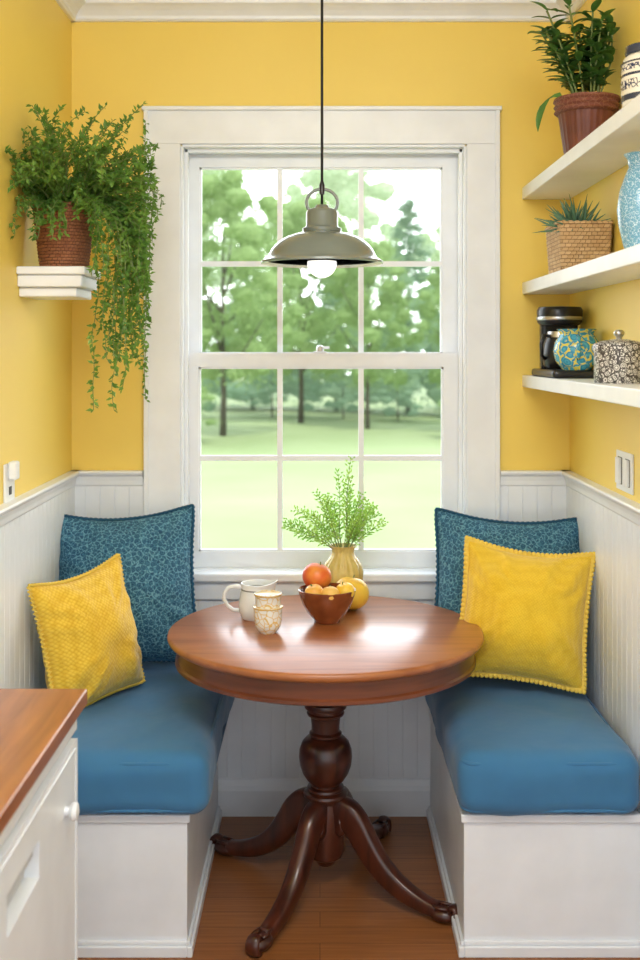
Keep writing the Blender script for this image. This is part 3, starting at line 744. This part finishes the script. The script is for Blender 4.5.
# rear water tower, glass-look carafe and overhanging brew head
mb=MB(); mb.box(-.055,.070,.120,.168,.020,.200); mb.build('water_tower',M['black'],q,bevel=.012,seg=3)
mb=MB(); mb.lathe([(.001,.027),(.046,.027),(.056,.040),(.060,.075),(.056,.110),(.044,.135),(.040,.150),(.001,.150)],40,(-.006,.052,0)); sm(mb,'carafe',M['black'],q)
mb=MB(); mb.lathe([(.0445,.131),(.0465,.131),(.0430,.150),(.0400,.150)],40,(-.006,.052,0)); sm(mb,'steel_band',M['steel'],q)
mb=MB(); mb.lathe([(.001,.172),(.066,.172),(.074,.182),(.076,.222),(.070,.232),(.001,.236)],40,(-.002,.085,0)); sm(mb,'brew_head',M['black'],q)
mb=MB(); mb.lathe([(.0752,.188),(.0766,.190),(.0770,.198),(.0755,.200)],40,(-.002,.085,0)); sm(mb,'steel_trim',M['steel'],q)
mb=MB(); mb.tube([(-.046,.03,.135),(-.068,.02,.138),(-.078,.015,.11),(-.076,.015,.07),(-.062,.03,.06)],.006,8); mb.build('handle',M['black'],q,smooth='full')
q=root('ceramic_jug',(.811,3.475,Z3+.026),'turquoise and yellow patterned round ceramic jug beside the coffee maker','jug')
sm(MB().lathe([(.001,.002),(.040,.002),(.044,0),(.050,.008),(.067,.03),(.073,.060),(.068,.088),(.056,.106),(.052,.114),(.058,.124),(.063,.129),(.059,.129),(.048,.114),(.001,.1)],48),'jug_body',M['turq'],q)
MB().tube([(-.008,-.05,.11),(-.012,-.08,.10),(-.014,-.088,.07),(-.012,-.08,.045),(-.01,-.064,.035)],.006,8).build('handle',M['turq'],q,smooth='full')
q=root('biscuit_tin',(.806,2.965,Z3),'silver round floral tin with knobbed lid on the lowest shelf','tin')
sm(MB().lathe([(.001,0),(.064,0),(.066,.004),(.066,.088),(.062,.090),(.001,.09)],48),'tin_body',M['tin'],q)
sm(MB().lathe([(.001,.088),(.0685,.086),(.0695,.09),(.0695,.100),(.066,.106),(.048,.113),(.02,.118),(.001,.119)],48),'tin_lid',M['tin'],q)
sm(MB().lathe([(.001,.118),(.008,.118),(.008,.124),(.014,.130),(.014,.138),(.008,.143),(.001,.144)],24),'lid_knob',M['steel'],q)

# ---------------- outlets ----------------
q=root('wall_outlet',(XL,3.12,1.285),'white wall outlet with a plugged-in adapter above chair rail','outlet')
MB().box(0,.006,-.05,.05,-.065,.045).build('cover_plate',M['plate'],q,bevel=.003)
MB().box(.006,.030,-.024,.016,-.002,.05).build('plug_adapter',M['plate'],q,bevel=.006,seg=3)
MB().box(.006,.0075,-.012,.012,-.045,-.022).build('socket',M['dark'],q)
q=root('light_switch',(XR,3.20,1.296),'white double light switch on yellow wall above chair rail','switch')
MB().box(-.006,0,-.085,.085,-.058,.058).build('cover_plate',M['plate'],q,bevel=.003)
for s_ in (-.040,.040):
    MB().box(-.0075,-.006,s_-.022,s_+.022,-.040,.040).build('switch_frame',M['greyglaze'],q,bevel=.0005)
    MB().box(-.016,-.0075,s_-.020,s_+.020,-.038,.038).build('rocker',M['plate'],q,bevel=.002)

# ---------------- cabinet + counter ----------------
FX=-.535
q=root('base_cabinet',(FX,1.85,0),'white base cabinet with a round knob under wooden worktop','cabinet')
MB().box(XL+.016-FX,-.030,-.62,.575,0,.864).build('cabinet_body',M['white2'],q,bevel=.003)
mb=MB(); mb.box(-.030,0,-.62,.575,.814,.862); mb.build('top_rail',M['white2'],q,bevel=.004)
a0,a1=(1.868-1.85),(2.085-1.85); zb,zt_=.650,.722
mb=MB(); Y0,Y1=-.60,.565
mb.box(-.030,.003,Y0,a0,.09,.798); mb.box(-.030,.003,a1,Y1,.09,.798); mb.box(-.030,.003,a0,a1,.09,zb); mb.box(-.030,.003,a0,a1,zt_,.798)
d=mb.build('cabinet_door',M['white2'],q)
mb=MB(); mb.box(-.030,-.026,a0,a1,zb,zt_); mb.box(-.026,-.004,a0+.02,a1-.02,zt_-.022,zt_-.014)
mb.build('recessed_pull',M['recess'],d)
mb=MB()
for (y_0,y_1,z_0,z_1) in ((Y0+.02,Y1-.02,.780,.786),(Y0+.02,Y1-.02,.12,.126),(Y1-.026,Y1-.020,.12,.786)):
    mb.box(.003,.006,y_0,y_1,z_0,z_1)
mb.build('panel_bead',M['white2'],d,bevel=.001)
k=MB().lathe([(.001,0),(.010,0),(.009,.008),(.016,.012),(.019,.018),(.017,.025),(.001,.029)],24).build('knob',M['plate'],d,(.003,2.30-1.85,.685),(0,R(90),0),smooth=True)
MB().box(-.030,-.014,-.62,.575,0,.085).build('toe_kick',M['white2'],q)
o=MB().box(XL+.016,-.515,1.22,2.44,.865,.900).build('countertop',M['counter'],bevel=.005,seg=3); tag(o,'warm brown wooden worktop on white cabinet','countertop')

# ---------------- outdoors ----------------
GZ=-1.0
o=MB().box(-60,60,D_BACK+T+.01,120,GZ-.1,GZ).build('lawn',M['grass']); o['label']='bright green mown lawn beyond the window'; o['category']='lawn'; o['kind']='structure'
def foliage_mesh(seed,kind):
    rnd=random.Random(seed); mb=MB()
    cl=[]
    if kind=='round':
        for i in range(80):
            a=rnd.uniform(0,2*math.pi); z=rnd.uniform(.24,.97); rr=.30*math.sin(math.pi*min(1,(z-.10)/.92))**.6*rnd.uniform(.25,1)
            cl.append((Vector((rr*math.cos(a),rr*math.sin(a),z)),rnd.uniform(.035,.08)))
        N=180
    elif kind=='shrub':
        for i in range(30):
            a=rnd.uniform(0,2*math.pi); z=rnd.uniform(.12,.85); rr=.32*rnd.uniform(.2,1)*math.sqrt(1-z*z*.9)
            cl.append((Vector((rr*math.cos(a),rr*math.sin(a),z)),rnd.uniform(.06,.12)))
        N=220
    else:
        for i in range(40):
            z=.1+.88*i/40; 
            rr=.17*(1-z)+.01; a=i*2.4
            cl.append((Vector((rr*.7*math.cos(a),rr*.7*math.sin(a),z)),max(.015,rr*.6)))
        N=150
    for c,r in cl:
        sv=rnd.uniform(0,50)
        pr=[(max(1e-4,math.sin(math.pi*i/7)),-math.cos(math.pi*i/7)) for i in range(8)]
        mb.lathe([(a_*r*.62,b_*r*.5) for a_,b_ in pr],10,tuple(c),lambda p,a,i:tuple(Vector(p)*(1+.5*noise.noise(Vector(p)/r*2.6+Vector((sv,0,0))))))
        for k in range(N):
            d=Vector((rnd.gauss(0,1),rnd.gauss(0,1),rnd.gauss(0,.75))).normalized()
            p=c+d*r*rnd.uniform(.45,1.45); s=rnd.uniform(.009,.016)
            dd=(d+Vector((rnd.uniform(-1,1),rnd.uniform(-1,1),rnd.uniform(-1,.4)))).normalized()
            mb.leaf(p,dd,Vector((rnd.uniform(-1,1),rnd.uniform(-1,1),1)),s,s*.8,.1)
    return mb
protos={}
def tree(kind,m,x,y,h,wx,label,cat='tree'):
    r=root('shrub' if cat=='shrub' else 'tree',(x,y,GZ),label,cat)
    var=(kind,m,int(abs(x*7+y))%2)
    if var not in protos:
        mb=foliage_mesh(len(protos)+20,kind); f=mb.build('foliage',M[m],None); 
        mt=MB()
        mt.tube([(0,0,0),(.003,0,.15),(-.003,.002,.35),(0,0,.6),(.002,0,.85)],[.014,.011,.009,.006,.002],8)
        for k in range(7):
            a=k*2.4; z=.22+.06*k
            if kind=='round': mt.tube([(0,0,z),(.09*math.cos(a),.09*math.sin(a),z+.1),(.17*math.cos(a),.17*math.sin(a),z+.22)],[.006,.004,.0015],6)
        tt=mt.build('trunk',M['bark'],None,smooth='full'); protos[var]=(f,tt)
        f.parent=r; tt.parent=r
        f.scale=(h*wx,h*wx,h); tt.scale=(h,h,h)
    else:
        for pr,s in ((protos[var][0],(h*wx,h*wx,h)),(protos[var][1],(h,h,h))):
            c=pr.copy(); S.collection.objects.link(c); c.parent=r; c.scale=s
    r.rotation_euler=(0,0,x*3.1+y)
    return r
A='leafy deciduous tree at the edge of the lawn'; B='pale tree with painted haze glow behind the lawn'; C='dark conical evergreen at the lawn edge'; Dl='low leafy shrub at the lawn edge'
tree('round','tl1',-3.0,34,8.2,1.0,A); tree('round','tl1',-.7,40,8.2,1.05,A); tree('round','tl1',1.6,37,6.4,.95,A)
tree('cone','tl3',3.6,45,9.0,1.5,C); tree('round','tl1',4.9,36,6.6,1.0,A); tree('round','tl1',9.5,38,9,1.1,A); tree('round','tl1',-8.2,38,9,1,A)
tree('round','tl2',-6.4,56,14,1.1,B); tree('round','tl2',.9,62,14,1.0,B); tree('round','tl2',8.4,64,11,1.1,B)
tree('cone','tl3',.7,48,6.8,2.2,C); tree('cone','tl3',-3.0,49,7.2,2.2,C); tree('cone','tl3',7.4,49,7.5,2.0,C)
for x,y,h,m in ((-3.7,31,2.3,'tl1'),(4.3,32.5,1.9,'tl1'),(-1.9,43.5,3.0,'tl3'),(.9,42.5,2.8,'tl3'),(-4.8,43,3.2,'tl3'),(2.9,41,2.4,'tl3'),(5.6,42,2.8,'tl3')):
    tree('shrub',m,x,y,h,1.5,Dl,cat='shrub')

# ---------------- light ----------------
w=bpy.data.worlds.new('sky'); S.world=w; w.use_nodes=True; nt=w.node_tree; bg=nt.nodes['Background']
tc=nt.nodes.new('ShaderNodeTexCoord'); sp=nt.nodes.new('ShaderNodeSeparateXYZ'); nt.links.new(tc.outputs['Generated'],sp.inputs[0])
cr=nt.nodes.new('ShaderNodeValToRGB'); cr.color_ramp.elements[0].position=0; cr.color_ramp.elements[0].color=(.94,.975,1,1); cr.color_ramp.elements[1].position=1; cr.color_ramp.elements[1].color=(.76,.87,1,1)
nt.links.new(sp.outputs[2],cr.inputs[0]); nt.links.new(cr.outputs[0],bg.inputs[0])
mr=nt.nodes.new('ShaderNodeMapRange'); mr.inputs['From Min'].default_value=-.2; mr.inputs['From Max'].default_value=1; mr.inputs['To Min'].default_value=1.55; mr.inputs['To Max'].default_value=6.0; mr.interpolation_type='SMOOTHSTEP'
nt.links.new(sp.outputs[1],mr.inputs['Value']); nt.links.new(mr.outputs[0],bg.inputs[1])
def light(name,typ,loc,rot,energy,col,**kw):
    l=bpy.data.lights.new(name,typ); l.energy=energy; l.color=col
    for a,b in kw.items(): setattr(l,a,b)
    o=bpy.data.objects.new(name,l); S.collection.objects.link(o); o.location=loc; o.rotation_euler=rot; return o
light('sun','SUN',(0,0,20),(R(32),R(14),0),2.8,(1,.96,.88),angle=R(3))
def aim(loc,tgt): return (Vector(tgt)-Vector(loc)).to_track_quat('-Z','Y').to_euler()
L1=(0.1,1.3,2.78); light('added_fill_light','AREA',L1,aim(L1,(0,3.5,.9)),36,(1,.99,.97),shape='RECTANGLE',size=1.2,size_y=.8)  # added front fill out of view, not a fixture of the room
# ---------------- camera ----------------
cam=bpy.data.cameras.new('camera'); co=bpy.data.objects.new('camera',cam); S.collection.objects.link(co)
co.location=(0,0,H); co.rotation_euler=(R(90),0,0); cam.sensor_fit='AUTO'; cam.sensor_width=36; cam.lens=36*F/960; cam.shift_y=-(480-HY)/960
cam.clip_start=.05; cam.clip_end=300
cam.dof.use_dof=True; cam.dof.focus_distance=3.3; cam.dof.aperture_fstop=3.0
S.camera=co
